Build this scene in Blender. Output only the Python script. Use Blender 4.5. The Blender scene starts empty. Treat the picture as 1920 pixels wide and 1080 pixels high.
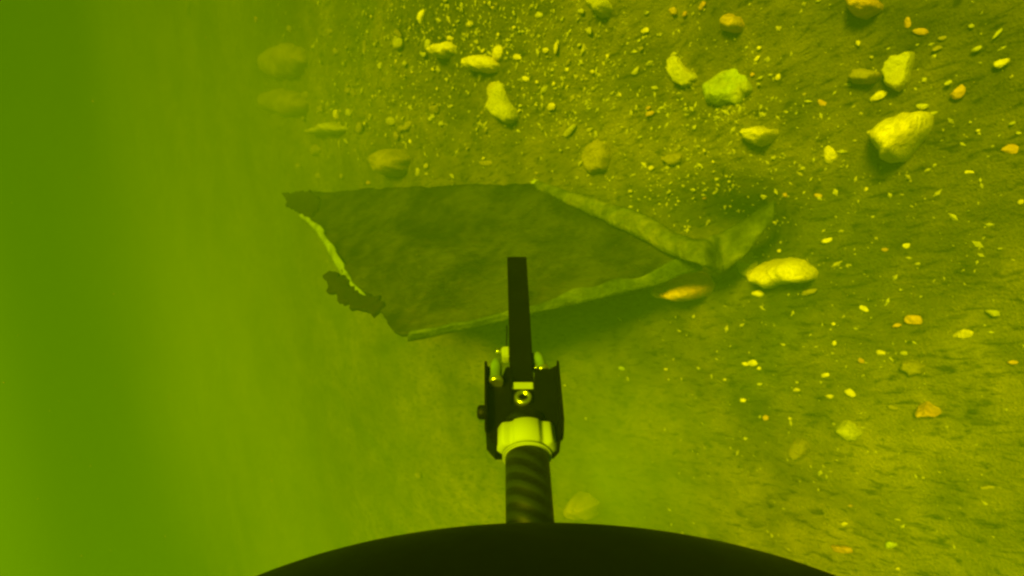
import bpy, bmesh, math, random
from mathutils import Vector, Matrix, noise
from mathutils.geometry import delaunay_2d_cdt
random.seed(7)
S = bpy.context.scene
COL = S.collection
R_ = math.radians

# ------------------------------------------------------------------ camera
CAM_H, PITCH, TILT, FPX = 1.6, R_(41), R_(11), 960.0
cp, sp = math.cos(PITCH), math.sin(PITCH)
FWD = Vector((0, cp, -sp)); r0 = Vector((1, 0, 0)); u0 = Vector((0, sp, cp))
RIGHT = -math.cos(TILT)*u0 - math.sin(TILT)*r0
UP = -math.sin(TILT)*u0 + math.cos(TILT)*r0
CAM = Vector((0, 0, CAM_H))
cd = bpy.data.cameras.new('camera'); cam = bpy.data.objects.new('camera', cd); COL.objects.link(cam)
cd.sensor_width = 36; cd.lens = 18; cd.clip_start = 0.01; cd.clip_end = 300
cam.matrix_world = Matrix(((RIGHT.x, UP.x, -FWD.x, CAM.x), (RIGHT.y, UP.y, -FWD.y, CAM.y),
                           (RIGHT.z, UP.z, -FWD.z, CAM.z), (0, 0, 0, 1)))
S.camera = cam

# ------------------------------------------------------------------ light
SUN_EL, SUN_AZ = R_(60), R_(130)            # azimuth from +Y towards +X: high, soft light from above
SKY_STRENGTH, SUN_STRENGTH, EXPOSURE = 0.05, 4.0, 1.3
SUN_COL = (1.0, 0.98, 0.0)                 # daylight that has come down through green water: no blue is left
SKY_TINT = (0.7, 0.95, 0.0, 1)
w = bpy.data.worlds.new('World'); S.world = w; w.use_nodes = True
nt = w.node_tree; nt.nodes.clear()
out = nt.nodes.new('ShaderNodeOutputWorld'); bg = nt.nodes.new('ShaderNodeBackground')
sky = nt.nodes.new('ShaderNodeTexSky'); sky.sky_type = 'NISHITA'; sky.sun_disc = False
sky.sun_elevation = SUN_EL; sky.sun_rotation = SUN_AZ
mx = nt.nodes.new('ShaderNodeMix'); mx.data_type = 'RGBA'; mx.blend_type = 'MULTIPLY'
mx.inputs[0].default_value = 1; mx.inputs[7].default_value = SKY_TINT
nt.links.new(sky.outputs[0], mx.inputs[6]); nt.links.new(mx.outputs[2], bg.inputs[0])
bg.inputs[1].default_value = SKY_STRENGTH; nt.links.new(bg.outputs[0], out.inputs[0])
sl = bpy.data.lights.new('sun', 'SUN'); sl.energy = SUN_STRENGTH; sl.angle = R_(14); sl.color = SUN_COL
so = bpy.data.objects.new('sun', sl); COL.objects.link(so)
sdir = Vector((math.sin(SUN_AZ)*math.cos(SUN_EL), math.cos(SUN_AZ)*math.cos(SUN_EL), math.sin(SUN_EL)))
so.rotation_euler = sdir.to_track_quat('Z', 'Y').to_euler(); so.location = (-3, 0, 6)
vs = S.view_settings; vs.view_transform = 'Standard'; vs.look = 'None'; vs.gamma = 1; vs.use_curve_mapping = False
vs.exposure = EXPOSURE
cy = S.cycles; cy.use_denoising = True; cy.volume_bounces = 2; cy.max_bounces = 6; cy.diffuse_bounces = 3
cy.filter_width = 2.7; cy.use_adaptive_sampling = False
S.render.filter_size = 2.0

# ------------------------------------------------------------------ helpers
def ray(px, py): return (FWD + (px-960)/FPX*RIGHT - (py-540)/FPX*UP)
PIT = None
def H(x, y):
    v = Vector((x, y, 0))
    h = 0.045*noise.noise(v*0.45 + Vector((3, 1, 0))) + 0.03*noise.noise(v*1.7)
    if x > 0.35: h += 0.36*(1-math.exp(-(x-0.35)**2/1.1))*math.exp(-(max(0, y)/2.0)**2)  # bank added, tilted away from the sun to darken this side
    if PIT: h -= 0.30*math.exp(-((x-PIT[0])**2/0.0144 + (y-PIT[1])**2/0.03))
    return h
def at(px, py):
    d = ray(px, py); z = 0.0
    for _ in range(6):
        if d.z > -0.02: d = d.copy(); d.z = -0.02
        t = (z-CAM_H)/d.z; p = CAM + d*t; z = H(p.x, p.y)
    p.z = z; return p
_p = at(1330, 440); PIT = (_p.x, _p.y)
def at_dist(px, py, dist): return CAM + ray(px, py).normalized()*dist
def link(name, me, mat=None, parent=None):
    o = bpy.data.objects.new(name, me); COL.objects.link(o)
    if mat: me.materials.append(mat)
    if parent: o.parent = parent
    return o
def tag(o, label=None, cat=None, group=None, kind=None):
    if label: o['label'] = label
    if cat: o['category'] = cat
    if group: o['group'] = group
    if kind: o['kind'] = kind
    return o
def mesh(name, vs_, fs, smooth=True):
    me = bpy.data.meshes.new(name); me.from_pydata([tuple(v) for v in vs_], [], fs); me.validate(); me.update()
    if smooth:
        for p in me.polygons: p.use_smooth = True
    return me
def bm_mesh(name, bm, smooth=False):
    bmesh.ops.recalc_face_normals(bm, faces=bm.faces)
    me = bpy.data.meshes.new(name); bm.to_mesh(me); bm.free()
    if smooth:
        for p in me.polygons: p.use_smooth = True
    return me
def N(nt, t, **k):
    n = nt.nodes.new(t)
    for a, b in k.items(): setattr(n, a, b)
    return n
def ramp(nt, fac, stops):
    r = N(nt, 'ShaderNodeValToRGB'); e = r.color_ramp.elements
    while len(e) < len(stops): e.new(0.5)
    for el, (p, c) in zip(e, stops): el.position = p; el.color = (*c, 1) if len(c) == 3 else c
    nt.links.new(fac, r.inputs[0]); return r.outputs[0]
def noise_tex(nt, vec, scale, detail=5, rough=0.6, dist=0.0):
    n = N(nt, 'ShaderNodeTexNoise'); n.inputs['Scale'].default_value = scale; n.inputs['Detail'].default_value = detail
    n.inputs['Roughness'].default_value = rough; n.inputs['Distortion'].default_value = dist
    nt.links.new(vec, n.inputs['Vector']); return n.outputs[0]
def mixc(nt, fac, a, b, mode='MIX'):
    m = N(nt, 'ShaderNodeMix'); m.data_type = 'RGBA'; m.blend_type = mode
    for s, v in ((0, fac), (6, a), (7, b)):
        if isinstance(v, (int, float)): m.inputs[s].default_value = v
        elif isinstance(v, tuple): m.inputs[s].default_value = (*v, 1)
        else: nt.links.new(v, m.inputs[s])
    return m.outputs[2]
def new_mat(name, rough=0.85, spec=0.25):
    m = bpy.data.materials.new(name); m.use_nodes = True; t = m.node_tree; b = t.nodes['Principled BSDF']
    b.inputs['Roughness'].default_value = rough; b.inputs['Specular IOR Level'].default_value = spec
    return m, t, b
def bump(t, b, h, dist, strength=1.0):
    n = N(t, 'ShaderNodeBump'); n.inputs['Distance'].default_value = dist; n.inputs['Strength'].default_value = strength
    t.links.new(h, n.inputs['Height']); t.links.new(n.outputs[0], b.inputs['Normal'])
def coords(t, which='Object', scale=(1, 1, 1), rot=(0, 0, 0)):
    c = N(t, 'ShaderNodeTexCoord'); m = N(t, 'ShaderNodeMapping'); m.inputs['Scale'].default_value = scale
    m.inputs['Rotation'].default_value = rot
    t.links.new(c.outputs[which], m.inputs['Vector']); return m.outputs[0]

# ------------------------------------------------------------------ materials
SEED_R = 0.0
def silt_mat():
    m, t, b = new_mat('silt', 0.95, 0.1)
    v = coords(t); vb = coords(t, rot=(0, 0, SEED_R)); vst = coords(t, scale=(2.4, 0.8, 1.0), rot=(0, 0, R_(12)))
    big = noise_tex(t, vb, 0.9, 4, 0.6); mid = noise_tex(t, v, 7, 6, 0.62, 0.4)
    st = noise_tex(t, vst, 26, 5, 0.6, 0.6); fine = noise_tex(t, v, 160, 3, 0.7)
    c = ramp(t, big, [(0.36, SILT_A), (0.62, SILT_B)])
    c = mixc(t, 1.0, c, ramp(t, mid, [(0.3, (0.62, 0.66, 0.6)), (0.62, (1.12, 1.1, 1.05))]), 'MULTIPLY')
    c = mixc(t, 1.0, c, ramp(t, st, [(0.33, (0.3, 0.33, 0.3)), (0.47, (0.95, 0.95, 0.95)), (0.7, (1.15, 1.12, 1.1))]), 'MULTIPLY')
    c = mixc(t, 0.6, c, ramp(t, fine, [(0.3, (0.55, 0.55, 0.5)), (0.6, (1.05, 1.05, 1)), (0.74, (1.7, 1.6, 1.4))]), 'MULTIPLY')
    al = noise_tex(t, coords(t, scale=(1, 1, 1), rot=(0, 0, 1.1)), 1.15, 4, 0.6, 0.5)
    c = mixc(t, ramp(t, al, [(0.50, (0, 0, 0)), (0.66, (0.75, 0.75, 0.75))]), c, mixc(t, 1.0, c, (0.52, 0.68, 0.5), 'MULTIPLY'))
    t.links.new(c, b.inputs['Base Color'])
    a = N(t, 'ShaderNodeMath', operation='MULTIPLY_ADD'); a.inputs[1].default_value = 0.6
    t.links.new(st, a.inputs[0]); t.links.new(fine, a.inputs[2]); bump(t, b, a.outputs[0], 0.012, 0.9)
    return m
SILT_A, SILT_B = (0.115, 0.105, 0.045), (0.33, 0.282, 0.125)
def stone_mat(name, c1, c2, silt=0.35):
    m, t, b = new_mat(name, 0.8, 0.25)
    v = coords(t, scale=(1, 1, 1)); oi = N(t, 'ShaderNodeObjectInfo')
    off = N(t, 'ShaderNodeVectorMath', operation='ADD'); t.links.new(v, off.inputs[0])
    mul = N(t, 'ShaderNodeMath', operation='MULTIPLY'); mul.inputs[1].default_value = 40
    t.links.new(oi.outputs['Random'], mul.inputs[0]); t.links.new(mul.outputs[0], off.inputs[1]); vv = off.outputs[0]
    n1 = noise_tex(t, vv, 14, 6, 0.6, 0.5); n2 = noise_tex(t, vv, 7, 5, 0.65, 0.8); n3 = noise_tex(t, vv, 90, 4, 0.6)
    c = ramp(t, n1, [(0.3, c1), (0.65, c2)])
    c = mixc(t, 0.5, c, ramp(t, n3, [(0.3, (0.6, 0.6, 0.55)), (0.6, (1.08, 1.08, 1.05))]), 'MULTIPLY')
    c = mixc(t, ramp(t, n2, [(0.62-silt*0.55, (0, 0, 0)), (0.80-silt*0.4, (0.75, 0.75, 0.75))]), c, (0.42, 0.34, 0.18))
    t.links.new(c, b.inputs['Base Color']); bump(t, b, n3, 0.015, 0.7)
    return m
def plain(name, c, rough=0.5, spec=0.4, metal=0.0, var=0.25, scale=60, bmp=0.0):
    m, t, b = new_mat(name, rough, spec); b.inputs['Metallic'].default_value = metal
    n = noise_tex(t, coords(t), scale, 5, 0.6)
    t.links.new(ramp(t, n, [(0.3, tuple(x*(1-var) for x in c)), (0.7, tuple(min(1, x*(1+var)) for x in c))]), b.inputs['Base Color'])
    t.links.new(ramp(t, n, [(0.3, (rough*0.85,)*3), (0.7, (min(1, rough*1.2),)*3)]), b.inputs['Roughness'])
    if bmp: bump(t, b, n, bmp, 0.6)
    return m
M = {
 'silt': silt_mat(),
 'y': stone_mat('yellow_stone', (0.62, 0.50, 0.25), (0.92, 0.78, 0.42), 0.15),
 'o': stone_mat('orange_stone', (0.50, 0.27, 0.1), (0.78, 0.48, 0.2), 0.22),
 'p': stone_mat('pale_stone', (0.42, 0.40, 0.25), (0.66, 0.60, 0.4), 0.3),
 'd': stone_mat('dull_stone', (0.22, 0.18, 0.1), (0.36, 0.29, 0.15), 0.5),
 'g': stone_mat('green_crust', (0.30, 0.37, 0.16), (0.54, 0.60, 0.28), 0.3),
 'black': plain('black_plastic', (0.003, 0.0035, 0.003), 0.5, 0.12),
 'hull': plain('black_hull', (0.002, 0.0022, 0.002), 0.6, 0.06, scale=9),
 'clip': plain('white_plastic', (0.26, 0.32, 0.22), 0.65, 0.4, var=0.06, scale=20),
 'steel': plain('steel', (0.45, 0.5, 0.4), 0.28, 0.5, 0.9, 0.15),
 'glassy': plain('grey_green_cap', (0.13, 0.22, 0.12), 0.22, 0.6, 0.2, 0.3, 90),
}
def hull_mat():
    m, t, b = new_mat('black_hull', 0.55, 0.08); v = coords(t)
    d = noise_tex(t, v, 240, 3, 0.6); e = noise_tex(t, v, 14, 4, 0.6)
    k = N(t, 'ShaderNodeMath', operation='MULTIPLY'); t.links.new(ramp(t, d, [(0.66, (0, 0, 0)), (0.74, (1, 1, 1))]), k.inputs[0]); t.links.new(ramp(t, e, [(0.5, (0, 0, 0)), (0.7, (1, 1, 1))]), k.inputs[1])
    t.links.new(mixc(t, k.outputs[0], (0.002, 0.0022, 0.002), (0.02, 0.018, 0.01)), b.inputs['Base Color'])
    t.links.new(ramp(t, e, [(0.3, (0.4,)*3), (0.7, (0.75,)*3)]), b.inputs['Roughness']); return m
M['hull'] = hull_mat()
def carbon_mat():
    m, t, b = new_mat('carbon_tube', 0.5, 0.35)
    v = coords(t, rot=(0, 0, R_(24))); wv = N(t, 'ShaderNodeTexWave'); wv.wave_type = 'BANDS'; wv.bands_direction = 'Y'
    wv.inputs['Scale'].default_value = 55; wv.inputs['Distortion'].default_value = 0.9; wv.inputs['Detail'].default_value = 1.5
    t.links.new(v, wv.inputs['Vector'])
    t.links.new(ramp(t, wv.outputs['Fac'], [(0.3, (0.004, 0.005, 0.004)), (0.8, (0.014, 0.021, 0.012))]), b.inputs['Base Color'])
    bump(t, b, wv.outputs['Fac'], 0.0006, 0.5); return m
M['carbon'] = carbon_mat()
def panel_mat():
    m, t, b = new_mat('rusted_panel', 0.85, 0.2)
    v = coords(t); vs2 = coords(t, scale=(1, 2.2, 1), rot=(0, 0, R_(20)))
    n1 = noise_tex(t, v, 3.2, 6, 0.62, 0.6); n2 = noise_tex(t, vs2, 11, 6, 0.65, 1.0); n3 = noise_tex(t, v, 60, 4, 0.65)
    c = ramp(t, n1, [(0.32, (0.007, 0.009, 0.004)), (0.5, (0.022, 0.019, 0.009)), (0.72, (0.055, 0.045, 0.02))])
    c = mixc(t, 1.0, c, ramp(t, n2, [(0.34, (0.25, 0.28, 0.22)), (0.5, (1, 1, 1)), (0.70, (2.0, 1.9, 1.6))]), 'MULTIPLY')
    c = mixc(t, 0.7, c, ramp(t, n3, [(0.3, (0.5, 0.5, 0.5)), (0.7, (1.5, 1.45, 1.3))]), 'MULTIPLY')
    sx = N(t, 'ShaderNodeSeparateXYZ'); t.links.new(v, sx.inputs[0])
    n4 = noise_tex(t, v, 4.6, 8, 0.74, 0.35)
    top = N(t, 'ShaderNodeMapRange'); top.inputs['From Min'].default_value = TOP_Y-0.40; top.inputs['From Max'].default_value = TOP_Y+0.05
    top.inputs['To Min'].default_value = 0.0; top.inputs['To Max'].default_value = 0.16; t.links.new(sx.outputs['Y'], top.inputs['Value'])
    ad = N(t, 'ShaderNodeMath', operation='ADD'); t.links.new(n4, ad.inputs[0]); t.links.new(top.outputs[0], ad.inputs[1])
    c = mixc(t, ramp(t, ad.outputs[0], [(0.50, (0, 0, 0)), (0.72, (0.9, 0.9, 0.9))]), c, (0.068, 0.068, 0.028))
    c = mixc(t, ramp(t, noise_tex(t, v, 4.2, 8, 0.75, 0.3), [(0.40, (0.9, 0.9, 0.9)), (0.56, (0, 0, 0))]), c, (0.006, 0.005, 0.003))
    t.links.new(c, b.inputs['Base Color']); bump(t, b, n2, 0.05, 0.8); return m
M['lit_rim'] = plain('lit_rim', (0.2, 0.26, 0.1), 0.9, 0.15, var=0.4, scale=14, bmp=0.01)  # light along the panel's left edge, put into a paler colour
def flange_mat(name='silted_flange', sc=6, c1=(0.05, 0.06, 0.022), c2=(0.13, 0.145, 0.055), c3=(0.25, 0.23, 0.10)):
    m, t, b = new_mat(name, 0.9, 0.15); v = coords(t)
    a = noise_tex(t, v, sc, 6, 0.65, 0.4); d = noise_tex(t, v, 22, 5, 0.65)
    c = ramp(t, a, [(0.36, c1), (0.5, c2), (0.66, c3)])
    c = mixc(t, 0.8, c, ramp(t, d, [(0.32, (0.4, 0.42, 0.38)), (0.6, (1.2, 1.2, 1.1))]), 'MULTIPLY')
    t.links.new(c, b.inputs['Base Color']); bump(t, b, d, 0.03, 0.7); return m
M['flange'] = flange_mat(); M['rim'] = flange_mat('silted_rim', 9, (0.03, 0.042, 0.016), (0.07, 0.095, 0.035), (0.13, 0.15, 0.06))
M['rust'] = plain('dark_rust', (0.016, 0.010, 0.005), 0.9, 0.15, var=0.6, scale=22, bmp=0.03)

# ------------------------------------------------------------------ seabed (one sheet)
def axis(lo, hi, fine_lo, fine_hi, step, grow=1.16):
    a = [fine_lo + i*step for i in range(int((fine_hi-fine_lo)/step)+1)]
    s = step; x = a[-1]
    while x < hi: s *= grow; x += s; a.append(min(x, hi))
    s = step; x = a[0]; pre = []
    while x > lo: s *= grow; x -= s; pre.append(max(x, lo))
    return pre[::-1] + a
xs = axis(-45, 45, -2.6, 5.0, 0.021); ys = axis(-45, 45, -0.5, 6.5, 0.021)
def relief(x, y):
    v = Vector((x, y, 0)); q = Vector((x*1.0, y*0.55, 4))
    return 0.018*noise.fractal(v*5, 1.0, 2.0, 3) + 0.010*noise.fractal(q*22, 0.9, 2.0, 3)
gv = []
for y in ys:
    for x in xs:
        near = abs(x) < 6 and -3 < y < 9
        gv.append((x, y, H(x, y) + (relief(x, y) if near else 0)))
nx = len(xs)
gf = [(j*nx+i, j*nx+i+1, (j+1)*nx+i+1, (j+1)*nx+i) for j in range(len(ys)-1) for i in range(nx-1)]
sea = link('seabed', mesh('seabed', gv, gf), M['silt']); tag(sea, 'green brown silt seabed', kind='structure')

# ------------------------------------------------------------------ stones
def world_axes(px, py, ang):
    p = at(px, py); a = R_(ang)
    q = at(px + 6*math.cos(a), py + 6*math.sin(a)); e = q-p; e.z = 0; e.normalize()
    return p, e
def ico(seed, dims, sub, angular):
    bm = bmesh.new(); bmesh.ops.create_icosphere(bm, subdivisions=sub, radius=1)
    o = Vector((seed*3.7, seed*1.3, seed*2.1)); rnd = random.Random(seed)
    planes = [(Vector((rnd.gauss(0, 1), rnd.gauss(0, 1), rnd.gauss(0, .7))).normalized(), rnd.uniform(0.55, 0.85)) for _ in range(7)]
    for v in bm.verts:
        n = v.co.normalized(); r = 1 + 0.30*noise.noise(n*1.1+o) + 0.14*noise.noise(n*2.6+o) + 0.06*noise.noise(n*6+o) + 0.035*noise.noise(n*13+o)
        for pn, d in planes:
            k = n.dot(pn)
            if k > 0.05: r = r*(1-angular) + min(r, d/k)*angular if r > d/k else r
        v.co = Vector((n.x*r*dims[0], n.y*r*dims[1], n.z*r*dims[2]))
    return bm_mesh('stone', bm, True)
def poly_rock(name, pts, height, mat, seed=1, plateau=0.5, step=None, rough=0.25, base=None):
    """a stone from its plan outline on the seabed: domed top, sides running down into the silt"""
    W = [at(*p) for p in pts]; c = sum(W, Vector())/len(W)
    P = [Vector((p.x-c.x, p.y-c.y)) for p in W]
    fine = []
    for i, a in enumerate(P):
        b = P[(i+1) % len(P)]; n = max(2, int((b-a).length/0.014))
        for k in range(n):
            q = a.lerp(b, k/n); d = (b-a).normalized(); nn = Vector((-d.y, d.x))
            f = min(1, 4*k/n*(1-k/n)*1.0)
            fine.append(q + nn*(0.012*noise.noise(Vector((q.x*30, q.y*30, seed))) + 0.010*noise.noise(Vector((q.x*11, q.y*11, seed+5))))*(0.4+0.6*f))
    P = fine; size = max((p.length for p in P)); st = step or size/20
    inner = []
    def dist(q):
        best = 9
        for i, a in enumerate(P):
            b = P[(i+1) % len(P)]; ab = b-a; t = max(0, min(1, (q-a).dot(ab)/max(ab.length_squared, 1e-9))); best = min(best, (q-a-ab*t).length)
        return best
    def inside(q):
        r = False
        for i, a in enumerate(P):
            b = P[(i+1) % len(P)]
            if (a.y > q.y) != (b.y > q.y) and q.x < (b.x-a.x)*(q.y-a.y)/(b.y-a.y)+a.x: r = not r
        return r
    k = int(size/st)+1; rnd = random.Random(seed)
    for i in range(-k, k+1):
        for j in range(-k, k+1):
            q = Vector((i*st+rnd.uniform(-.2, .2)*st, j*st+rnd.uniform(-.2, .2)*st))
            if inside(q) and dist(q) > st*0.35: inner.append(q)
    n = len(P)
    V, E, F, *_ = delaunay_2d_cdt(P+inner, [(i, (i+1) % n) for i in range(n)], [], 1, 1e-5)
    D = [dist(v) for v in V]; dm = max(D); vs3 = []
    for v, d in zip(V, D):
        f = min(1, d/(dm*plateau)); z = height*math.sqrt(max(0, 1-(1-f)**2))
        z *= 1 + rough*noise.fractal(Vector((v.x*9, v.y*9, seed*2.3)), 1, 2, 4) + 0.25*noise.noise(Vector((v.x*4, v.y*4, seed)))
        z += height*f*(0.10*noise.fractal(Vector((v.x*26, v.y*26, seed)), 1, 2, 3) - 0.16*max(0, noise.noise(Vector((v.x*13+v.y*20, v.y*6, seed+3)))))
        vs3.append(Vector((v.x, v.y, z)))
    fs = [tuple(f) for f in F]; bd = [i for i, d in enumerate(D) if d < 1e-5]
    # skirt below the silt
    cnt = {}
    for f in fs:
        for a, b in zip(f, f[1:]+f[:1]): cnt[(a, b)] = 1
    low = {}
    for (a, b) in list(cnt):
        if (b, a) not in cnt:
            for q in (a, b):
                if q not in low: low[q] = len(vs3); vs3.append(vs3[q]*0.9 + Vector((0, 0, -0.06)))
            fs.append((b, a, low[a], low[b]))
    o = link(name, mesh(name, vs3, fs), mat); o.location = c; return o

STONE_G = 'stones lying loose on the seabed'
PX = lambda px, py, s: s*(at(px, py)-CAM).length/ray(px, py).length/FPX
ALL = []
def stone(px, py, w_, h_, ang, mk, label=None, name=None, angular=0.85, tall=0.6, sink=0.42):
    if max(w_, h_) < 24: h_ = max(h_, w_/1.75)
    p, e = world_axes(px, py, ang); L1, L2 = PX(px, py, w_)/2, PX(px, py, h_)/2
    big = max(w_, h_); cz = min(L1, L2)*tall
    sub = 4 if big >= 36 else (3 if big >= 14 else 2)
    o = link(name or ('stone' if big >= 26 else 'pebble'), ico(len(ALL)+11, (L1, L2, cz), sub, angular), M[mk])
    o.location = p + Vector((0, 0, cz*(1-2*sink)+0.004)); o.rotation_euler = (random.uniform(-.2, .2), random.uniform(-.2, .2), math.atan2(e.y, e.x))
    ALL.append((o, px, py, big, w_/max(h_, 1), mk, label)); return o

# traced large stones
def big(pts, hgt, mk, label, seed, name='rock', cat='rock', **k):
    o = poly_rock(name, pts, hgt, M[mk], seed, **k); tag(o, label, cat, STONE_G if cat == 'rock' else None); return o
big([(1632,246),(1668,222),(1700,210),(1742,211),(1749,232),(1728,268),(1700,303),(1672,306),(1650,280)], 0.13, 'y', 'big triangular yellow rock standing alone at the right, largest loose rock', 3, plateau=0.75, rough=0.35)
big([(1660,118),(1672,106),(1690,107),(1714,98),(1708,130),(1697,165),(1684,173),(1662,160),(1654,138)], 0.045, 'p', 'pale three cornered flat slab of stone above the big triangular rock', 5, plateau=0.3)
big([(1420,500),(1450,489),(1482,483),(1512,487),(1531,503),(1533,520),(1515,530),(1480,533),(1448,541),(1424,530)], 0.11, 'y', 'bright ridged oval boulder right of the bent end of the metal panel', 8, plateau=0.7, rough=0.4)
big([(1398,478),(1412,470),(1424,490),(1421,520),(1410,532),(1396,520),(1392,498)], 0.06, 'p', 'small upright tan stone wedged against the bright ridged oval boulder', 9, plateau=0.6)
big([(1248,545),(1266,522),(1304,508),(1332,516),(1342,534),(1326,556),(1298,562),(1268,556)], 0.19, 'o', 'smooth tan boulder tucked under the lower right corner of the metal panel', 12, plateau=0.9, rough=0.15)
big([(1590,0),(1592,14),(1602,30),(1625,36),(1645,28),(1655,20),(1648,4),(1640,-12),(1600,-14)], 0.08, 'o', 'orange cobble cut by the top edge of the photo', 14, plateau=0.8)
big([(1360,42),(1364,32),(1376,26),(1392,32),(1398,46),(1390,58),(1372,62),(1358,58)], 0.07, 'o', 'rounded orange stone alone near the top, left of the orange cut off cobble', 15, plateau=0.8)
big([(1112,-12),(1111,6),(1118,22),(1132,36),(1146,34),(1152,18),(1145,2),(1140,-14)], 0.07, 'p', 'pale oval cobble cut by the top edge above the panel', 16, plateau=0.8)
big([(1392,252),(1402,240),(1430,237),(1458,242),(1459,252),(1448,266),(1428,275),(1404,268)], 0.07, 'y', 'bright yellow wedge shaped stone midway between weed clump and oval boulder', 17, plateau=0.7)
big([(918,168),(926,152),(938,146),(948,160),(954,185),(966,205),(968,226),(955,232),(934,218),(918,205),(924,186)], 0.05, 'p', 'long pale peanut shaped flat stone left of centre above the panel', 18, plateau=0.6)
big([(818,92),(828,82),(845,78),(858,85),(858,102),(848,110),(832,110),(822,102)], 0.07, 'y', 'bright rounded stone with flat right side in the upper left cluster', 19, plateau=0.8)
big([(882,110),(900,102),(924,106),(938,122),(936,136),(918,140),(896,136),(884,126)], 0.07, 'y', 'broad yellow stone just above the long pale peanut shaped stone', 20, plateau=0.8)
big([(1590,142),(1602,130),(1622,128),(1640,134),(1652,140),(1644,152),(1622,158),(1602,156),(1588,148)], 0.05, 'd', 'dull oval stone touching the left side of the pale three cornered slab', 21, plateau=0.7)
big([(1252,112),(1262,105),(1275,108),(1285,124),(1302,138),(1307,150),(1298,162),(1285,166),(1268,156),(1256,136)], 0.025, 'p', 'flat brown shell fragment with bright bits, left of the green weed clump', 22, name='shell', cat='shell', plateau=0.25)
big([(1326,160),(1340,148),(1358,132),(1385,130),(1402,150),(1410,168),(1395,180),(1380,198),(1362,194),(1342,200),(1328,196),(1324,178)], 0.045, 'g', 'crumpled pale green weed clump lying on the silt near the top', 23, name='weed_clump', cat='weed', plateau=0.6, rough=0.9)
big([(712,290),(730,278),(755,280),(772,298),(768,320),(750,332),(726,328),(714,312)], 0.13, 'd', 'large dull brown rounded boulder just above the left part of the panel', 24, plateau=0.9)
big([(582,248),(602,238),(628,228),(648,236),(652,244),(632,252),(604,254)], 0.10, 'p', 'long hazy ridge shaped stone at the left edge of the stones', 25, plateau=0.8)
big([(492,108),(512,88),(545,80),(572,92),(580,118),(560,145),(525,152),(498,138)], 0.10, 'd', 'blurred hazy boulder fading into the green water at upper left', 26, plateau=0.95)
big([(496,178),(520,165),(560,172),(582,192),(575,215),(540,222),(505,208)], 0.09, 'd', 'faint hazy boulder below the blurred one at upper left', 27, plateau=0.95)
big([(1096,296),(1104,272),(1124,258),(1142,268),(1146,296),(1140,318),(1116,328),(1100,318)], 0.045, 'd', 'dull flat layered stone just above the folded flange of the panel', 28, plateau=0.5)
big([(1718,770),(1724,758),(1740,752),(1752,762),(1766,772),(1748,776),(1728,778)], 0.05, 'o', 'orange wedge shaped stone low on the right side', 29, plateau=0.8)
big([(1568,798),(1582,790),(1604,794),(1618,810),(1614,824),(1598,824),(1580,814)], 0.05, 'p', 'dull tan oval stone lower right, below and left of the orange wedge', 30, plateau=0.8)
big([(1480,850),(1484,828),(1504,822),(1518,836),(1512,852),(1492,862)], 0.04, 'd', 'faint silted stone with one bright edge, left of the dull tan oval', 31, plateau=0.6)
big([(1070,940),(1082,924),(1108,926),(1126,944),(1122,964),(1096,972),(1074,960)], 0.09, 'd', 'dull yellow boulder right of the pole foot, just above the black hull', 32, plateau=0.9)
big([(1686,690),(1694,676),(1720,674),(1738,684),(1732,700),(1706,706)], 0.03, 'd', 'flat greenish silted stone below the yellow pebble pair on the right', 33, plateau=0.6)
big([(1240,292),(1262,288),(1280,290),(1276,304),(1254,310),(1242,304)], 0.02, 'd', 'thin dull flat stone between the layered stone and the yellow wedge', 34, plateau=0.5)

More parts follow.
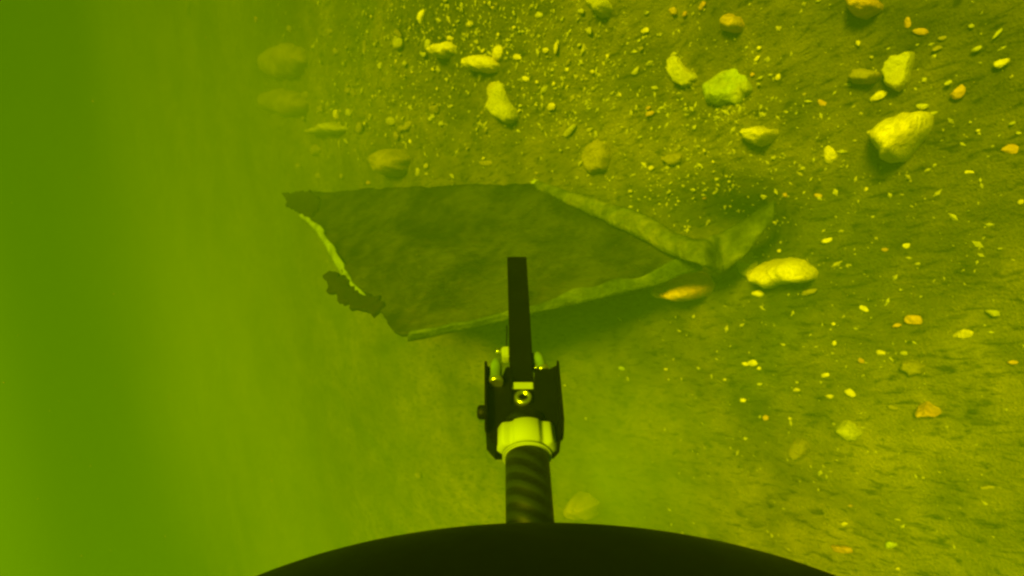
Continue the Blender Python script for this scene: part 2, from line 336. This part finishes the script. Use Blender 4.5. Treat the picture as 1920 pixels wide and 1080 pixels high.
# single stones and pebbles: x, y, width, height, turn, kind
LIST = """793 33 30 32 0 y;882 47 18 12 10 y;805 85 20 26 0 p;845 71 24 9 0 y;748 82 34 22 0 p;795 102 32 11 5 p;936 99 32 26 30 y;972 107 24 16 25 y;
989 147 20 10 10 y;1025 95 17 11 0 y;1044 90 22 12 75 y;1035 200 20 15 0 y;1070 245 42 16 -45 p;1092 22 16 12 0 p;1012 30 18 16 0 p;1106 59 17 14 20 p;
1112 135 11 9 0 y;1067 118 18 9 -60 d;1092 150 6 6 0 p;1140 105 8 8 0 y;1164 178 10 6 60 y;815 204 40 16 0 d;828 233 16 9 0 p;545 55 26 14 10 d;482 37 18 12 0 o;
645 120 18 9 0 p;715 125 16 14 0 p;697 32 10 8 0 y;657 212 22 20 0 p;676 240 24 20 -40 d;700 307 24 15 20 p;785 322 16 17 0 p;801 312 18 10 0 p;801 326 14 6 0 p;
595 280 46 24 0 d;692 343 14 6 0 o;915 306 40 12 0 d;932 324 12 8 0 p;829 232 14 6 0 p;895 243 7 7 0 p;912 245 12 10 0 d;1126 307 42 17 -12 p;1005 343 22 13 15 g;1022 352 20 9 -10 o;1045 361 30 13 12 o;
1219 213 20 11 -18 o;1217 203 11 6 -30 o;1222 315 17 8 0 y;1201 258 11 4 -30 p;1203 274 10 10 0 d;1303 240 12 9 -40 p;1280 186 8 5 -30 p;1286 196 6 6 0 p;1322 283 9 6 60 y;1338 303 8 5 40 y;
1282 348 10 8 40 p;1255 360 12 6 -45 p;1183 359 12 8 -10 p;1320 357 7 6 0 p;1341 362 8 5 -20 p;1369 340 8 8 0 p;1322 371 9 9 0 o;1264 22 22 16 25 o;1285 27 12 11 0 o;1319 11 18 14 -30 o;1211 58 24 13 -5 y;
1424 91 13 10 0 y;1420 111 16 6 -45 y;1412 140 10 8 0 o;1423 158 9 7 0 p;1460 145 14 11 80 y;1193 134 20 11 -55 p;1203 92 14 9 -20 d;1540 192 30 13 25 o;1535 223 11 6 0 y;1705 40 24 17 -70 o;1729 60 28 13 -3 o;
1610 82 12 9 70 y;1535 2 11 6 -20 p;1729 28 8 5 -30 p;1648 180 28 16 -25 y;1635 108 8 6 0 p;1797 174 30 24 -50 o;1877 120 26 18 -20 y;1832 92 18 9 -20 p;1871 63 24 6 -45 p;1822 50 10 8 20 p;1768 72 14 7 0 d;1757 92 16 9 -15 d;
1730 200 22 6 -8 p;1778 155 14 7 -25 p;1510 177 11 6 -20 d;1557 290 30 32 -40 y;1897 280 28 22 -10 o;1807 323 42 12 0 y;1625 355 9 10 0 y;1705 382 10 9 0 y;1475 364 14 12 30 o;1536 367 16 7 15 o;1834 245 8 6 0 y;1898 232 12 4 -20 p;
1910 250 10 5 0 p;1880 330 12 8 0 o;1555 223 6 5 0 p;1552 451 19 9 -15 y;1517 431 9 7 0 o;1915 378 10 12 0 y;1752 392 6 4 0 p;1659 468 13 9 0 o;1701 461 15 12 20 y;1819 230 6 5 0 p;1423 550 26 15 10 y;1520 546 30 12 -20 d;1418 484 16 8 0 p;1462 470 9 7 0 y;
1714 600 30 22 25 o;1683 609 16 6 -20 o;1808 626 34 20 -15 y;1622 580 20 8 25 y;1720 494 14 5 15 p;1862 586 22 14 10 p;1564 607 9 7 0 y;1565 643 13 8 -60 y;1470 625 11 9 60 o;1461 635 10 6 -30 p;1653 661 17 11 5 y;1696 662 15 5 -15 p;1615 676 12 12 0 o;
1562 662 6 5 0 p;1550 703 18 9 -15 y;1900 679 18 8 0 o;1495 716 7 5 0 p;1876 466 8 4 0 p;1595 735 20 14 30 y;1495 731 16 7 10 y;1556 742 17 7 5 y;1583 981 14 8 0 y;1578 1027 48 15 6 o;1671 1020 26 16 -10 g;1850 913 25 9 0 d;1685 972 14 5 0 p;
1684 1065 10 6 0 y;1547 981 8 6 0 d;1482 784 8 8 0 y;1595 947 8 4 0 o;1673 763 20 6 0 d;1413 680 22 12 -10 y;1398 682 14 7 10 y;1425 690 10 8 0 y;1395 750 15 8 0 y;1437 783 14 11 0 o;1250 692 10 5 0 y;1311 690 8 8 0 p;1062 722 11 4 10 p;1360 711 8 5 0 y;
1255 711 6 5 0 p;1100 784 7 6 0 p;1167 690 16 11 0 g;1425 720 12 7 0 p;785 890 40 14 0 d;1193 418 7 5 0 p;570 222 20 11 0 d;355 12 34 22 90 d;760 120 14 10 0 p;690 60 12 8 0 p;720 150 10 7 0 d;860 150 12 7 0 p;880 175 9 6 0 p;620 60 20 12 0 d;650 90 14 9 0 d;
600 330 22 10 0 d;560 310 26 12 0 d;975 60 10 7 0 p;935 65 10 8 0 y;900 60 9 6 0 p;965 25 12 5 70 p;1000 15 9 6 0 p;925 15 8 6 0 y;865 20 8 6 0 p;830 10 10 7 0 p;760 15 10 8 0 p"""
for row in LIST.replace('\n', '').split(';'):
    x, y, a, b, t, k = row.split(); stone(float(x), float(y), float(a), float(b), float(t), k)
for _ in range(16):
    x, y = random.uniform(570, 790), random.uniform(20, 335)
    stone(x, y, random.uniform(15, 34), random.uniform(11, 22), random.uniform(-60, 60), random.choice('ddpdy'))
for _ in range(85):
    x, y = random.gauss(850, 170), random.gauss(120, 95)
    if 590 < x < 1120 and -10 < y < 335: stone(x, y, random.uniform(7, 12.5), random.uniform(5, 9), random.uniform(-60, 60), random.choice('yppdyp'))
LAND = [(1688,255,'the big triangular rock'),(1475,512,'the bright ridged oval boulder'),(1685,135,'the pale three cornered slab'),(1378,45,'the rounded orange stone'),
 (1622,12,'the orange cobble at the top edge'),(1368,165,'the green weed clump'),(943,190,'the long peanut shaped stone'),(840,95,'the bright flat sided stone'),(1131,15,'the pale cobble at the top edge'),
 (1425,257,'the yellow wedge stone'),(742,305,'the large brown boulder'),(1740,766,'the orange wedge stone'),(1594,807,'the dull tan oval stone'),(530,120,'the blurred hazy boulder'),(980,760,'the pole bracket'),
 (1120,295,'the flat layered stone'),(1280,135,'the flat shell fragment'),(1710,690,'the flat greenish stone'),(1030,352,'the ridge of the panel'),(618,242,'the hazy ridge shaped stone'),(1290,530,'the tan boulder under the panel')]
KW = {'y': 'yellow', 'o': 'orange', 'p': 'pale', 'd': 'dull brown', 'g': 'greenish'}
used = {}
def rel(px, py):
    lx, ly, ph = min(LAND, key=lambda l: (l[0]-px)**2+(l[1]-py)**2); dx, dy = px-lx, py-ly
    if abs(dx) > 2.2*abs(dy): d = 'right of' if dx > 0 else 'left of'
    elif abs(dy) > 2.2*abs(dx): d = 'below' if dy > 0 else 'above'
    else: d = ('below' if dy > 0 else 'above') + (' and right of' if dx > 0 else ' and left of')
    return d, ph, math.hypot(dx, dy)
rows = []
for o, px, py, bg_, asp, mk, lab in ALL:
    d, ph, dist = rel(px, py)
    sh = 'long' if asp > 2 else ('oval' if asp > 1.35 else 'stubby')
    sz = 'stone' if bg_ >= 26 else ('pebble' if bg_ >= 13 else None)
    if sz is None:
        tag(o, 'tiny pebble, little more than a bright fleck on the silt', 'pebble', 'tiny pebbles scattered over the silt'); continue
    rows.append((dist, o, f"{KW[mk]} {sh} {sz}", f"{d} {ph}", sz))
rows.sort(key=lambda r: r[0])
ORD = ['', 'second ', 'third ', 'fourth ', 'fifth ', 'sixth ', 'seventh ', 'eighth ']
for dist, o, head, tail, sz in rows:
    k = used.get((head, tail), 0); used[(head, tail)] = k+1
    tag(o, f"{ORD[k]}{head} {'close ' if k == 0 and dist < 60 else ''}{tail}" if k == 0 else f"{ORD[k]}nearest {head} {tail}", sz, STONE_G if sz == 'stone' else 'pebbles scattered over the silt')

# uncountable grit: one mesh of tiny bits
def grit():
    vs_, fs = [], []; rnd = random.Random(5)
    zones = [(1150,180,330,200,800),(1330,330,190,110,330),(850,60,250,110,1300),(1560,560,380,300,420),(760,220,180,90,300),(1500,900,300,200,120),(1080,150,160,140,330),(1370,205,70,30,110),(1650,200,280,220,200)]
    for cx, cy_, sx, sy, n in zones:
        for _ in range(n):
            px, py = rnd.gauss(cx, sx*0.6), rnd.gauss(cy_, sy*0.6)
            if not (420 < px < 1960 and -40 < py < 1120): continue
            p = at(px, py); s = PX(px, py, 1)*min(5.5, 0.8+rnd.expovariate(1.0)); b0 = len(vs_)
            rot = Matrix.Rotation(rnd.uniform(0, 6.3), 3, 'Z') @ Matrix.Rotation(rnd.uniform(-.5, .5), 3, 'X')
            l = rnd.uniform(1, 2.2)
            for v in ((l, 0, 0), (-l, .2, 0), (0, .9, .1), (.1, -.9, 0), (0.2, 0, .7), (0, 0, -.7)):
                vs_.append(p + rot @ (Vector(v)*s*rnd.uniform(.7, 1.2)) + Vector((0, 0, s*0.3+relief(p.x, p.y))))
            for a in (0, 1):
                for b_ in (2, 3):
                    for c in (4, 5): fs.append((b0+a, b0+b_, b0+c))
    return mesh('grit', vs_, fs, False)
g = link('grit', grit(), M['p']); tag(g, 'fine pale grit and shell bits strewn over the silt', 'grit', kind='stuff')

# ------------------------------------------------------------------ the sunken metal panel
pA = at_dist(528, 362, 2.6); pB = at_dist(760, 634, 1.85); pC = at_dist(1310, 495, 1.62)
PN = (pB-pC).cross(at(1012, 345)+Vector((0, 0, 0.02))-pC).normalized()
if PN.dot(CAM-pC) < 0: PN = -PN
EX = (pB-pC).normalized(); EY = PN.cross(EX).normalized()
def on_panel(px, py, off=0.0):
    d = ray(px, py); t = (pC+PN*off-CAM).dot(PN)/d.dot(PN); q = CAM+d*t-pC; return Vector((q.dot(EX), q.dot(EY)))
panel = bpy.data.objects.new('metal_panel', None); COL.objects.link(panel)
panel.matrix_world = Matrix(((EX.x, EY.x, PN.x, pC.x), (EX.y, EY.y, PN.y, pC.y), (EX.z, EY.z, PN.z, pC.z), (0, 0, 0, 1)))
TOP_Y = on_panel(800, 350).y; M['panel'] = panel_mat()
tag(panel, 'large sunken rusty metal panel leaning out of the silt with torn left edge', 'metal panel')
def wob(x, y): return 0.02*noise.fractal(Vector((x*2.2, y*2.2, 1.7)), 1, 2, 4) + 0.012*noise.noise(Vector((x*7, y*7, 3)))
def sheet(name, pts, mat, th, step=0.03, jag=0.006, z0=0.0, bowl=0.0, parent=None, off=0.0):
    P0 = [on_panel(*p) for p in pts]; P = []
    for i, a in enumerate(P0):
        b = P0[(i+1) % len(P0)]; n = max(1, int((b-a).length/0.02))
        for k in range(n):
            q = a.lerp(b, k/n); d = (b-a).normalized(); nn = Vector((-d.y, d.x))
            P.append(q + nn*jag*(noise.noise(Vector((q.x*25, q.y*25, 2)))+noise.noise(Vector((q.x*60, q.y*60, 9)))*.6))
    x0, x1 = min(p.x for p in P), max(p.x for p in P); y0, y1 = min(p.y for p in P), max(p.y for p in P)
    def inside(q):
        r = False
        for i, a in enumerate(P):
            b = P[(i+1) % len(P)]
            if (a.y > q.y) != (b.y > q.y) and q.x < (b.x-a.x)*(q.y-a.y)/(b.y-a.y)+a.x: r = not r
        return r
    inn = []; x = x0
    while x < x1:
        y = y0
        while y < y1:
            q = Vector((x+random.uniform(-.2, .2)*step, y+random.uniform(-.2, .2)*step))
            if inside(q) and min((q-p).length for p in P) > step*0.45: inn.append(q)
            y += step
        x += step
    n = len(P); V, E, F, *_ = delaunay_2d_cdt(P+inn, [(i, (i+1) % n) for i in range(n)], [], 1, 1e-5)
    me = mesh(name, [(v.x, v.y, z0+wob(v.x, v.y)) for v in V], [tuple(f) for f in F])
    o = link(name, me, mat, parent); md = o.modifiers.new('thickness', 'SOLIDIFY'); md.thickness = th; md.offset = -1; return o
OUT = [(528,362),(540,380),(556,394),(566,404),(592,424),(618,462),(642,505),(660,538),(690,555),(712,586),(732,612),(765,622),(850,604),(940,585),(1000,574),(1100,544),(1200,514),(1270,494),(1322,478),(1318,465),(1270,448),(1200,417),(1100,376),(1040,352),(1010,343),(900,346),(800,350),(700,354),(600,360)]
sheet('sheet', OUT, M['panel'], 0.02, jag=0.011, parent=panel)
JIT = 0.12
def strip(name, stations, mat, parent, th, rows_=6, arch=0.0, local=True):
    """ribbon through stations of two edge points each, bulged in the middle"""
    vs_, fs = [], []; fine = []
    for (a0, b0), (a1, b1) in zip(stations, stations[1:]):
        for k in range(8): t = k/8; fine.append((a0.lerp(a1, t), b0.lerp(b1, t)))
    fine.append(stations[-1])
    for _ in range(3):
        fine = [fine[0]] + [((fine[i-1][0]+fine[i][0]*2+fine[i+1][0])/4, (fine[i-1][1]+fine[i][1]*2+fine[i+1][1])/4) for i in range(1, len(fine)-1)] + [fine[-1]]
    for i, (a, b) in enumerate(fine):
        for j in range(rows_+1):
            t = j/rows_; q = a.lerp(b, t); q = q + Vector((0, 0, 1))*arch*math.sin(math.pi*t)
            q = q + Vector((0, 0, 1))*0.006*noise.noise(q*14) + (a-b)*(JIT*noise.noise(a*9)*(1-t) + 0.12*noise.noise(b*11)*t)
            vs_.append(q)
    m = rows_+1
    for i in range(len(fine)-1):
        for j in range(rows_): fs.append((i*m+j, i*m+j+1, (i+1)*m+j+1, (i+1)*m+j))
    o = link(name, mesh(name, vs_, fs), mat, parent); md = o.modifiers.new('thickness', 'SOLIDIFY'); md.thickness = th; md.offset = 0; return o
def L3(px, py, off=0.0):
    v = on_panel(px, py, off); return Vector((v.x, v.y, off + wob(v.x, v.y)))
# folded rims: left edge and lower edge turn down and away from the face
def edge_rim(name, pairs, off0, off1, mat='rim'):
    return strip(name, [(L3(a[0], a[1], 0.004), L3(b[0], b[1], -off1)) for a, b in pairs], M[mat], panel, 0.012, 5, 0.006)
JIT = 0.55
edge_rim('edge_rim', [((570,402),(560,404)),((597,422),(582,420)),((624,459),(606,450)),((649,502),(628,492)),((668,536),(650,530)),((684,554),(662,548))], 0, 0.006, 'lit_rim')
edge_rim('edge_rim', [((765,622),(762,634)),((850,607),(850,619)),((940,585),(940,599)),((1000,572),(1000,590)),((1100,542),(1100,567)),((1200,511),(1200,540)),((1270,491),(1270,520)),((1322,476),(1316,505))], 0, 0.03)
sheet('torn_flap', [(608,521),(632,518),(650,524),(668,545),(700,552),(720,570),(702,586),(688,580),(660,576),(635,565),(622,545)], M['rust'], 0.02, 0.02, 0.034, 0.012, parent=panel)
sheet('torn_flap', [(529,361),(575,360),(602,372),(600,392),(588,408),(572,405),(556,394),(540,382)], M['rust'], 0.02, 0.02, 0.026, 0.012, parent=panel)
JIT = 0.14
# folded flange along the right: stands up off the face, then sweeps round and down to the silt
FL = [((1012,343),(1004,354),0.01,0.0),((1100,370),(1090,394),0.03,0.012),((1200,406),(1184,438),0.04,0.014),((1262,436),(1257,474),0.045,0.03),((1316,448),(1318,500),0.05,0.08)]
W2L = panel.matrix_world.inverted()
def gnd(px, py, up):
    global PIT
    keep, PIT = PIT, None; p = at(px, py); PIT = keep; d = ray(px, py).normalized(); t = up/max(0.2, -d.z); return W2L @ (p - d*t)
st = [(L3(*a, h), L3(*b, g_)) for a, b, h, g_ in FL]
st += [(gnd(1348,441,.05), gnd(1352,509,.12)), (gnd(1386,420,.02), gnd(1396,482,.09)), (gnd(1421,398,.015), gnd(1419,444,.06)), (gnd(1455,376,.01), gnd(1451,404,.03))]
strip('folded_flange', st, M['flange'], panel, 0.014, 8, 0.018)

# ------------------------------------------------------------------ the pole tool in front of the camera
K = 0.6
def cam_pt(x, y, z): return CAM + RIGHT*x + UP*y + FWD*z
T0 = cam_pt(0.0098*K, -0.142*K, 0.31*K); T1 = cam_pt(0.0052*K, 0.033*K, 0.533*K)
TA = (T1-T0).normalized(); TS = (RIGHT-TA*RIGHT.dot(TA)).normalized(); TN = TS.cross(TA).normalized()
if TN.dot(CAM-T0) < 0: TN = -TN; TS = -TS
tool = bpy.data.objects.new('tool_pole', None); COL.objects.link(tool)
tool.matrix_world = Matrix(((TS.x, TA.x, TN.x, T0.x), (TS.y, TA.y, TN.y, T0.y), (TS.z, TA.z, TN.z, T0.z), (0, 0, 0, 1)))
tag(tool, 'black carbon pole with white clip and flat black bar reaching towards the metal panel', 'tool pole')
def tp(px, py, n=0.0):
    d = ray(px, py); t = (T0+TN*n-CAM).dot(TN)/d.dot(TN); q = CAM+d*t-T0; return Vector((q.dot(TS), q.dot(TA), n))
def prism(name, pts, n0, n1, mat, parent=tool, bev=0.0006, at_n=None):
    bm = bmesh.new(); P = [tp(*p, n1 if at_n is None else at_n) for p in pts]
    bot = [bm.verts.new((p.x, p.y, n0)) for p in P]; top = [bm.verts.new((p.x, p.y, n1)) for p in P]; m = len(P)
    bm.faces.new(top); bm.faces.new(bot[::-1])
    for i in range(m): bm.faces.new((bot[i], bot[(i+1) % m], top[(i+1) % m], top[i]))
    bmesh.ops.recalc_face_normals(bm, faces=bm.faces)
    if bev: bmesh.ops.bevel(bm, geom=list(bm.edges), offset=bev, segments=2, affect='EDGES', clamp_overlap=True)
    return link(name, bm_mesh(name, bm), mat, parent)
def lathe(name, prof, base, ax, mat, parent=tool, seg=40, rfun=None):
    """prof: (distance along axis, radius)"""
    ax = Vector(ax).normalized(); u = ax.orthogonal().normalized(); v = ax.cross(u); vs_, fs = [], []
    for d, r in prof:
        for k in range(seg):
            f = 2*math.pi*k/seg; rr = r*(rfun(f) if rfun else 1); vs_.append(base+ax*d+(u*math.cos(f)+v*math.sin(f))*rr)
    for i in range(len(prof)-1):
        for k in range(seg): fs.append((i*seg+k, i*seg+(k+1) % seg, (i+1)*seg+(k+1) % seg, (i+1)*seg+k))
    fs += [tuple(range(seg))[::-1], tuple(range((len(prof)-1)*seg, len(prof)*seg))]
    me = mesh(name, vs_, fs); o = link(name, me, mat, parent)
    for p in me.polygons:
        if len(p.vertices) > 4: p.use_smooth = False
    return o
RT = (tp(1030, 850)-tp(946, 850)).length/2*0.97
cxt = (tp(1030, 850).x+tp(946, 850).x)/2
t_lo, t_clip0, t_clip1 = tp(988, 1000).y-0.03, tp(988, 868).y, tp(985, 792).y
tube = lathe('tube', [(0, RT), (t_clip1-t_lo, RT)], Vector((cxt, t_lo, 0)), (0, 1, 0), M['carbon'], seg=64)
def cross(name, y0, y1, rf, mat, inner=None, chamf=0.0012, parent=tool):
    seg = 120; vs_, fs = [], []
    ys_ = [(y0, 1-chamf/RT), (y0+chamf, 1), (y1-chamf, 1), (y1, 1-chamf/RT)]
    for y, s in ys_:
        for k in range(seg):
            f = 2*math.pi*k/seg; r = rf(f)*s; vs_.append((cxt+math.sin(f)*r, y, math.cos(f)*r))
    for k in range(seg): f = 2*math.pi*k/seg; vs_.append((cxt+math.sin(f)*RT*1.002, y1, math.cos(f)*RT*1.002))
    for k in range(seg): f = 2*math.pi*k/seg; vs_.append((cxt+math.sin(f)*RT*1.002, y0, math.cos(f)*RT*1.002))
    order = [0, 1, 2, 3, 4, 5, 0]
    for a, b in zip(order, order[1:]):
        for k in range(seg): fs.append((a*seg+k, a*seg+(k+1) % seg, b*seg+(k+1) % seg, b*seg+k))
    bm = bmesh.new(); me = mesh(name, vs_, fs); bm.from_mesh(me); me2 = bm_mesh(name, bm, True)
    o = link(name, me2, mat, parent); return o
def lobes(f):
    f = (f+math.pi) % (2*math.pi)-math.pi; r = 1.12 + 0.08*max(0, min(1, (0.62-abs(f))/0.14))
    for c in (-1.2, 1.2):
        d = abs(f-c)
        if d < 0.46: r = max(r, 1.12+0.27*min(1, (0.46-d)/0.2))
    return r*RT
tl1 = tp(985, 824, RT*1.17).y
clip = cross('pipe_clip', tl1, tp(985, 779, RT*1.15).y, lobes, M['clip'])
cross('collar', tp(985, 831, RT*1.13).y, tl1-0.0002, lambda f: RT*1.13, M['clip'], parent=clip)
# bracket: black channel with a slot, bolted to the clip
nb0, nb1 = -RT*0.9, RT*0.35
bm_parts = [
 [(910,690),(914,685),(920,690),(924,705),(942,705),(948,690),(953,687),(958,694),(960,712),(960,727),(958,760),(914,760)],
 [(1001,712),(1003,690),(1018,692),(1030,692),(1043,685),(1046,692),(1052,760),(1003,760),(1001,727)],
 [(912,760),(1052,760),(1054,800),(1052,820),(1040,832),(928,834),(911,815)],
 [(956,727.5),(1003,727.5),(1003,760),(956,760)]]
def bracket_mesh():
    bm = bmesh.new()
    for i, pts in enumerate(bm_parts):
        n1 = nb1 - (0.0008 if i == 3 else 0)
        P = [tp(*p, nb1) for p in pts]; m = len(P)
        lo = [bm.verts.new((p.x, p.y, nb0+0.0003*i)) for p in P]; hi = [bm.verts.new((p.x, p.y, n1)) for p in P]
        bm.faces.new(hi); bm.faces.new(lo[::-1])
        for k in range(m): bm.faces.new((lo[k], lo[(k+1) % m], hi[(k+1) % m], hi[k]))
    return bm_mesh('bracket', bm)
br = link('bracket', bracket_mesh(), M['black'], tool)
# forward-turned side cheeks
for sgn, pts in ((-1, [(909,690),(914,690),(914,815),(909,812)]), (1, [(1043,688),(1047,690),(1057,800),(1056,826),(1050,830)])):
    prism('side_cheek', pts, nb1+0.0003, nb1+0.005, M['black'], br, 0.0003, nb1)
nub = tp(906, 773, 0); lathe('side_nub', [(0, .0032), (.004, .0032), (.005, .0022)], tp(912, 773, 0)+Vector((0.001, 0, 0)), (-1, 0, 0), M['black'], br, 20)
prism('flat_bar', [(951,481),(987,481),(992,560),(1001,711.5),(956,711.5),(953,560)], nb1-0.0065, nb1-0.001, M['black'], tool, 0.0004)
prism('slot_strip', [(961,713),(1000,713),(1000,727),(961,727)], nb1-0.003, nb1-0.0011, M['clip'], br, 0.0003, nb1)
sc = tp(981, 748, nb1); rr = (tp(998, 748, nb1)-tp(964, 748, nb1)).length/2
scr = lathe('screw', [(0, rr), (.0022, rr), (.003, rr*.86), (.003, rr*.52), (.0012, rr*.5)], sc+Vector((0, 0, -0.0009)), (0, 0, 1), M['steel'], br, 32)
lathe('socket', [(0, rr*.55), (.0011, rr*.55)], sc, (0, 0, 1), M['black'], br, 6)
# acorn nuts: left one whole, right pair half behind the bar
def acorn(px, py, r_px, l_px, n, mat=M['glassy'], lean=0.0):
    b = tp(px, py, n); r = (tp(px+r_px, py, n)-tp(px-r_px, py, n)).length/2; l = (tp(px, py-l_px, n)-b).length
    prof = [(-.0004, r*1.12), (l*.12, r*1.12), (l*.16, r*.96), (l*.55, r*.94)] + [(l*.55+l*.45*math.sin(a), r*.94*math.cos(a)+1e-5) for a in (0.3, 0.6, 0.9, 1.2, 1.4, 1.55)]
    o = lathe('acorn_nut', prof, b, (lean, 1, 0.05), mat, br, 28)
    lathe('nut_rim', [(-.0012, r*1.05), (-.0002, r*1.2), (.0006, r*1.2), (.0012, r*1.1)], b, (lean, 1, 0.05), M['steel'], o, 28)
acorn(930, 716, 12, 42, nb1+0.002)
acorn(1018, 694, 10, 33, nb1-0.003, lean=-0.2); acorn(1006, 692, 7, 29, nb1-0.005, lean=-0.1)
# small pale plug beside the bar, with its knob and a thin wire
plug = prism('plug', [(940,649),(955,648),(956,668),(941,668)], nb1-0.006, nb1-0.001, M['clip'], tool, 0.0006)
kb = tp(941, 659, nb1-0.0035); lathe('knob', [(0, .0011), (.0014, .0012), (.0022, .0016), (.003, .001)], kb, (-1, 0, 0), M['steel'], plug, 16)
wa, wb = tp(950, 649, nb1-0.003), tp(950.5, 610, nb1-0.003)
lathe('wire', [(0, .0003), ((wb-wa).length, .0003)], wa, (wb-wa), M['black'], plug, 8)

# ------------------------------------------------------------------ black hull below the camera
def hull():
    z = 0.10; a = 0.0935; prof = []
    vs_, fs = [], []; seg = 128; rings = 40
    # oblate dome: superellipse profile, axis along camera up
    for i in range(rings+1):
        f = math.pi/2 - math.pi*i/rings
        r = math.cos(f); h = math.copysign(abs(math.sin(f))**1.0, math.sin(f))
        for k in range(seg): g_ = 2*math.pi*k/seg; vs_.append(Vector((a*r*math.cos(g_), 0.05*r*math.sin(g_), HULL_B*h)))
    for i in range(rings):
        for k in range(seg): fs.append((i*seg+k, i*seg+(k+1) % seg, (i+1)*seg+(k+1) % seg, (i+1)*seg+k))
    return mesh('hull', vs_, fs), a, z
HULL_B = 0.0343
hm, ha, hz = hull()
ho = link('vehicle_hull', hm, M['hull'])
hc = cam_pt(0.0078, -0.0870, hz)
ax_up = (UP*1.0).normalized(); ax_f = FWD
ho.matrix_world = Matrix(((RIGHT.x, FWD.x, UP.x, hc.x), (RIGHT.y, FWD.y, UP.y, hc.y), (RIGHT.z, FWD.z, UP.z, hc.z), (0, 0, 0, 1)))
tag(ho, 'black domed hull of the camera vehicle filling the bottom edge', 'vehicle hull')

# ------------------------------------------------------------------ murky water
def haze():
    bm = bmesh.new(); bmesh.ops.create_cube(bm, size=1)
    for v in bm.verts: v.co = Vector((v.co.x*120, v.co.y*120, -3.0 if v.co.z < 0 else 2.6))
    m = bpy.data.materials.new('murky_water'); m.use_nodes = True; t = m.node_tree; t.nodes.clear()
    o = N(t, 'ShaderNodeOutputMaterial'); v = N(t, 'ShaderNodeVolumePrincipled')
    v.inputs['Color'].default_value = HAZE_COL; v.inputs['Density'].default_value = HAZE_D
    v.inputs['Absorption Color'].default_value = (0, 0, 0, 1); v.inputs['Anisotropy'].default_value = HAZE_G
    t.links.new(v.outputs[0], o.inputs['Volume'])
    h = link('haze', bm_mesh('haze', bm), m); tag(h, 'murky yellow green water', kind='stuff'); return h
def cloud(px, py, up, rx, ry, rz, dens, seed):
    bm = bmesh.new(); bmesh.ops.create_icosphere(bm, subdivisions=3, radius=1)
    m = bpy.data.materials.new('stirred_silt'); m.use_nodes = True; t = m.node_tree; t.nodes.clear()
    o = N(t, 'ShaderNodeOutputMaterial'); v = N(t, 'ShaderNodeVolumePrincipled')
    v.inputs['Color'].default_value = (0.48, 0.60, 0.0, 1); v.inputs['Absorption Color'].default_value = (0, 0, 0, 1); v.inputs['Anisotropy'].default_value = -0.2
    co = N(t, 'ShaderNodeTexCoord'); ln = N(t, 'ShaderNodeVectorMath', operation='LENGTH'); t.links.new(co.outputs['Object'], ln.inputs[0])
    mp = N(t, 'ShaderNodeMapping'); mp.inputs['Location'].default_value = (seed, seed*2, 0); t.links.new(co.outputs['Object'], mp.inputs[0])
    nz = noise_tex(t, mp.outputs[0], 1.7, 3, 0.55, 0.4)
    a = N(t, 'ShaderNodeMath', operation='MULTIPLY_ADD'); a.inputs[1].default_value = 1.3; t.links.new(nz, a.inputs[0]); t.links.new(ln.outputs['Value'], a.inputs[2])
    r = N(t, 'ShaderNodeMapRange'); r.interpolation_type = 'SMOOTHSTEP'; r.inputs['From Min'].default_value = 0.55; r.inputs['From Max'].default_value = 1.55
    r.inputs['To Min'].default_value = dens; r.inputs['To Max'].default_value = 0.0; t.links.new(a.outputs[0], r.inputs['Value'])
    t.links.new(r.outputs[0], v.inputs['Density']); t.links.new(v.outputs[0], o.inputs['Volume'])
    h = link('silt_cloud', bm_mesh('silt_cloud', bm, True), m); p = at(px, py); h.location = p+Vector((0, 0, up)); h.scale = (rx, ry, rz)
    return h
for px, py, up, rx, ry, rz, dens, seed, lab in (
    (1210, 890, 0.16, 0.75, 0.7, 0.28, 1.8, 1.0, 'drifting cloud of stirred yellow silt right of the pole'),
    (560, 420, 0.25, 7.5, 3.3, 1.5, 0.50, 8.0, 'wide layer of murky silt hanging over the far seabed at the left')):
    tag(cloud(px, py, up, rx, ry, rz, dens, seed), lab, 'silt cloud', kind='stuff')
def particles():
    vs_, fs = [], []; rnd = random.Random(21)
    for _ in range(110):
        px, py = rnd.uniform(0, 1920), rnd.uniform(0, 1080); d = rnd.uniform(0.5, 2.2); p = at_dist(px, py, d)
        if p.z < H(p.x, p.y)+0.03: continue
        s_ = d/FPX*rnd.choice((0.35, 0.45, 0.6, 0.8)); b0 = len(vs_); ax = Vector((rnd.gauss(0, 1), rnd.gauss(0, 1), rnd.gauss(0, 1))).normalized()
        for q in ((1, 0, 0), (-1, 0, 0), (0, 1, 0), (0, -1, 0), (0, 0, 1), (0, 0, -1)): vs_.append(p+(Vector(q)+ax*Vector(q).dot(ax))*s_)
        for a in (0, 1):
            for b_ in (2, 3):
                for c in (4, 5): fs.append((b0+a, b0+b_, b0+c))
    o = link('suspended_particles', mesh('suspended_particles', vs_, fs, False), M['d']); tag(o, 'specks of silt hanging in the murky water', kind='stuff')
particles()
HAZE_COL, HAZE_D, HAZE_G = (0.122, 0.252, 0.0, 1), 0.205, -0.3
haze()
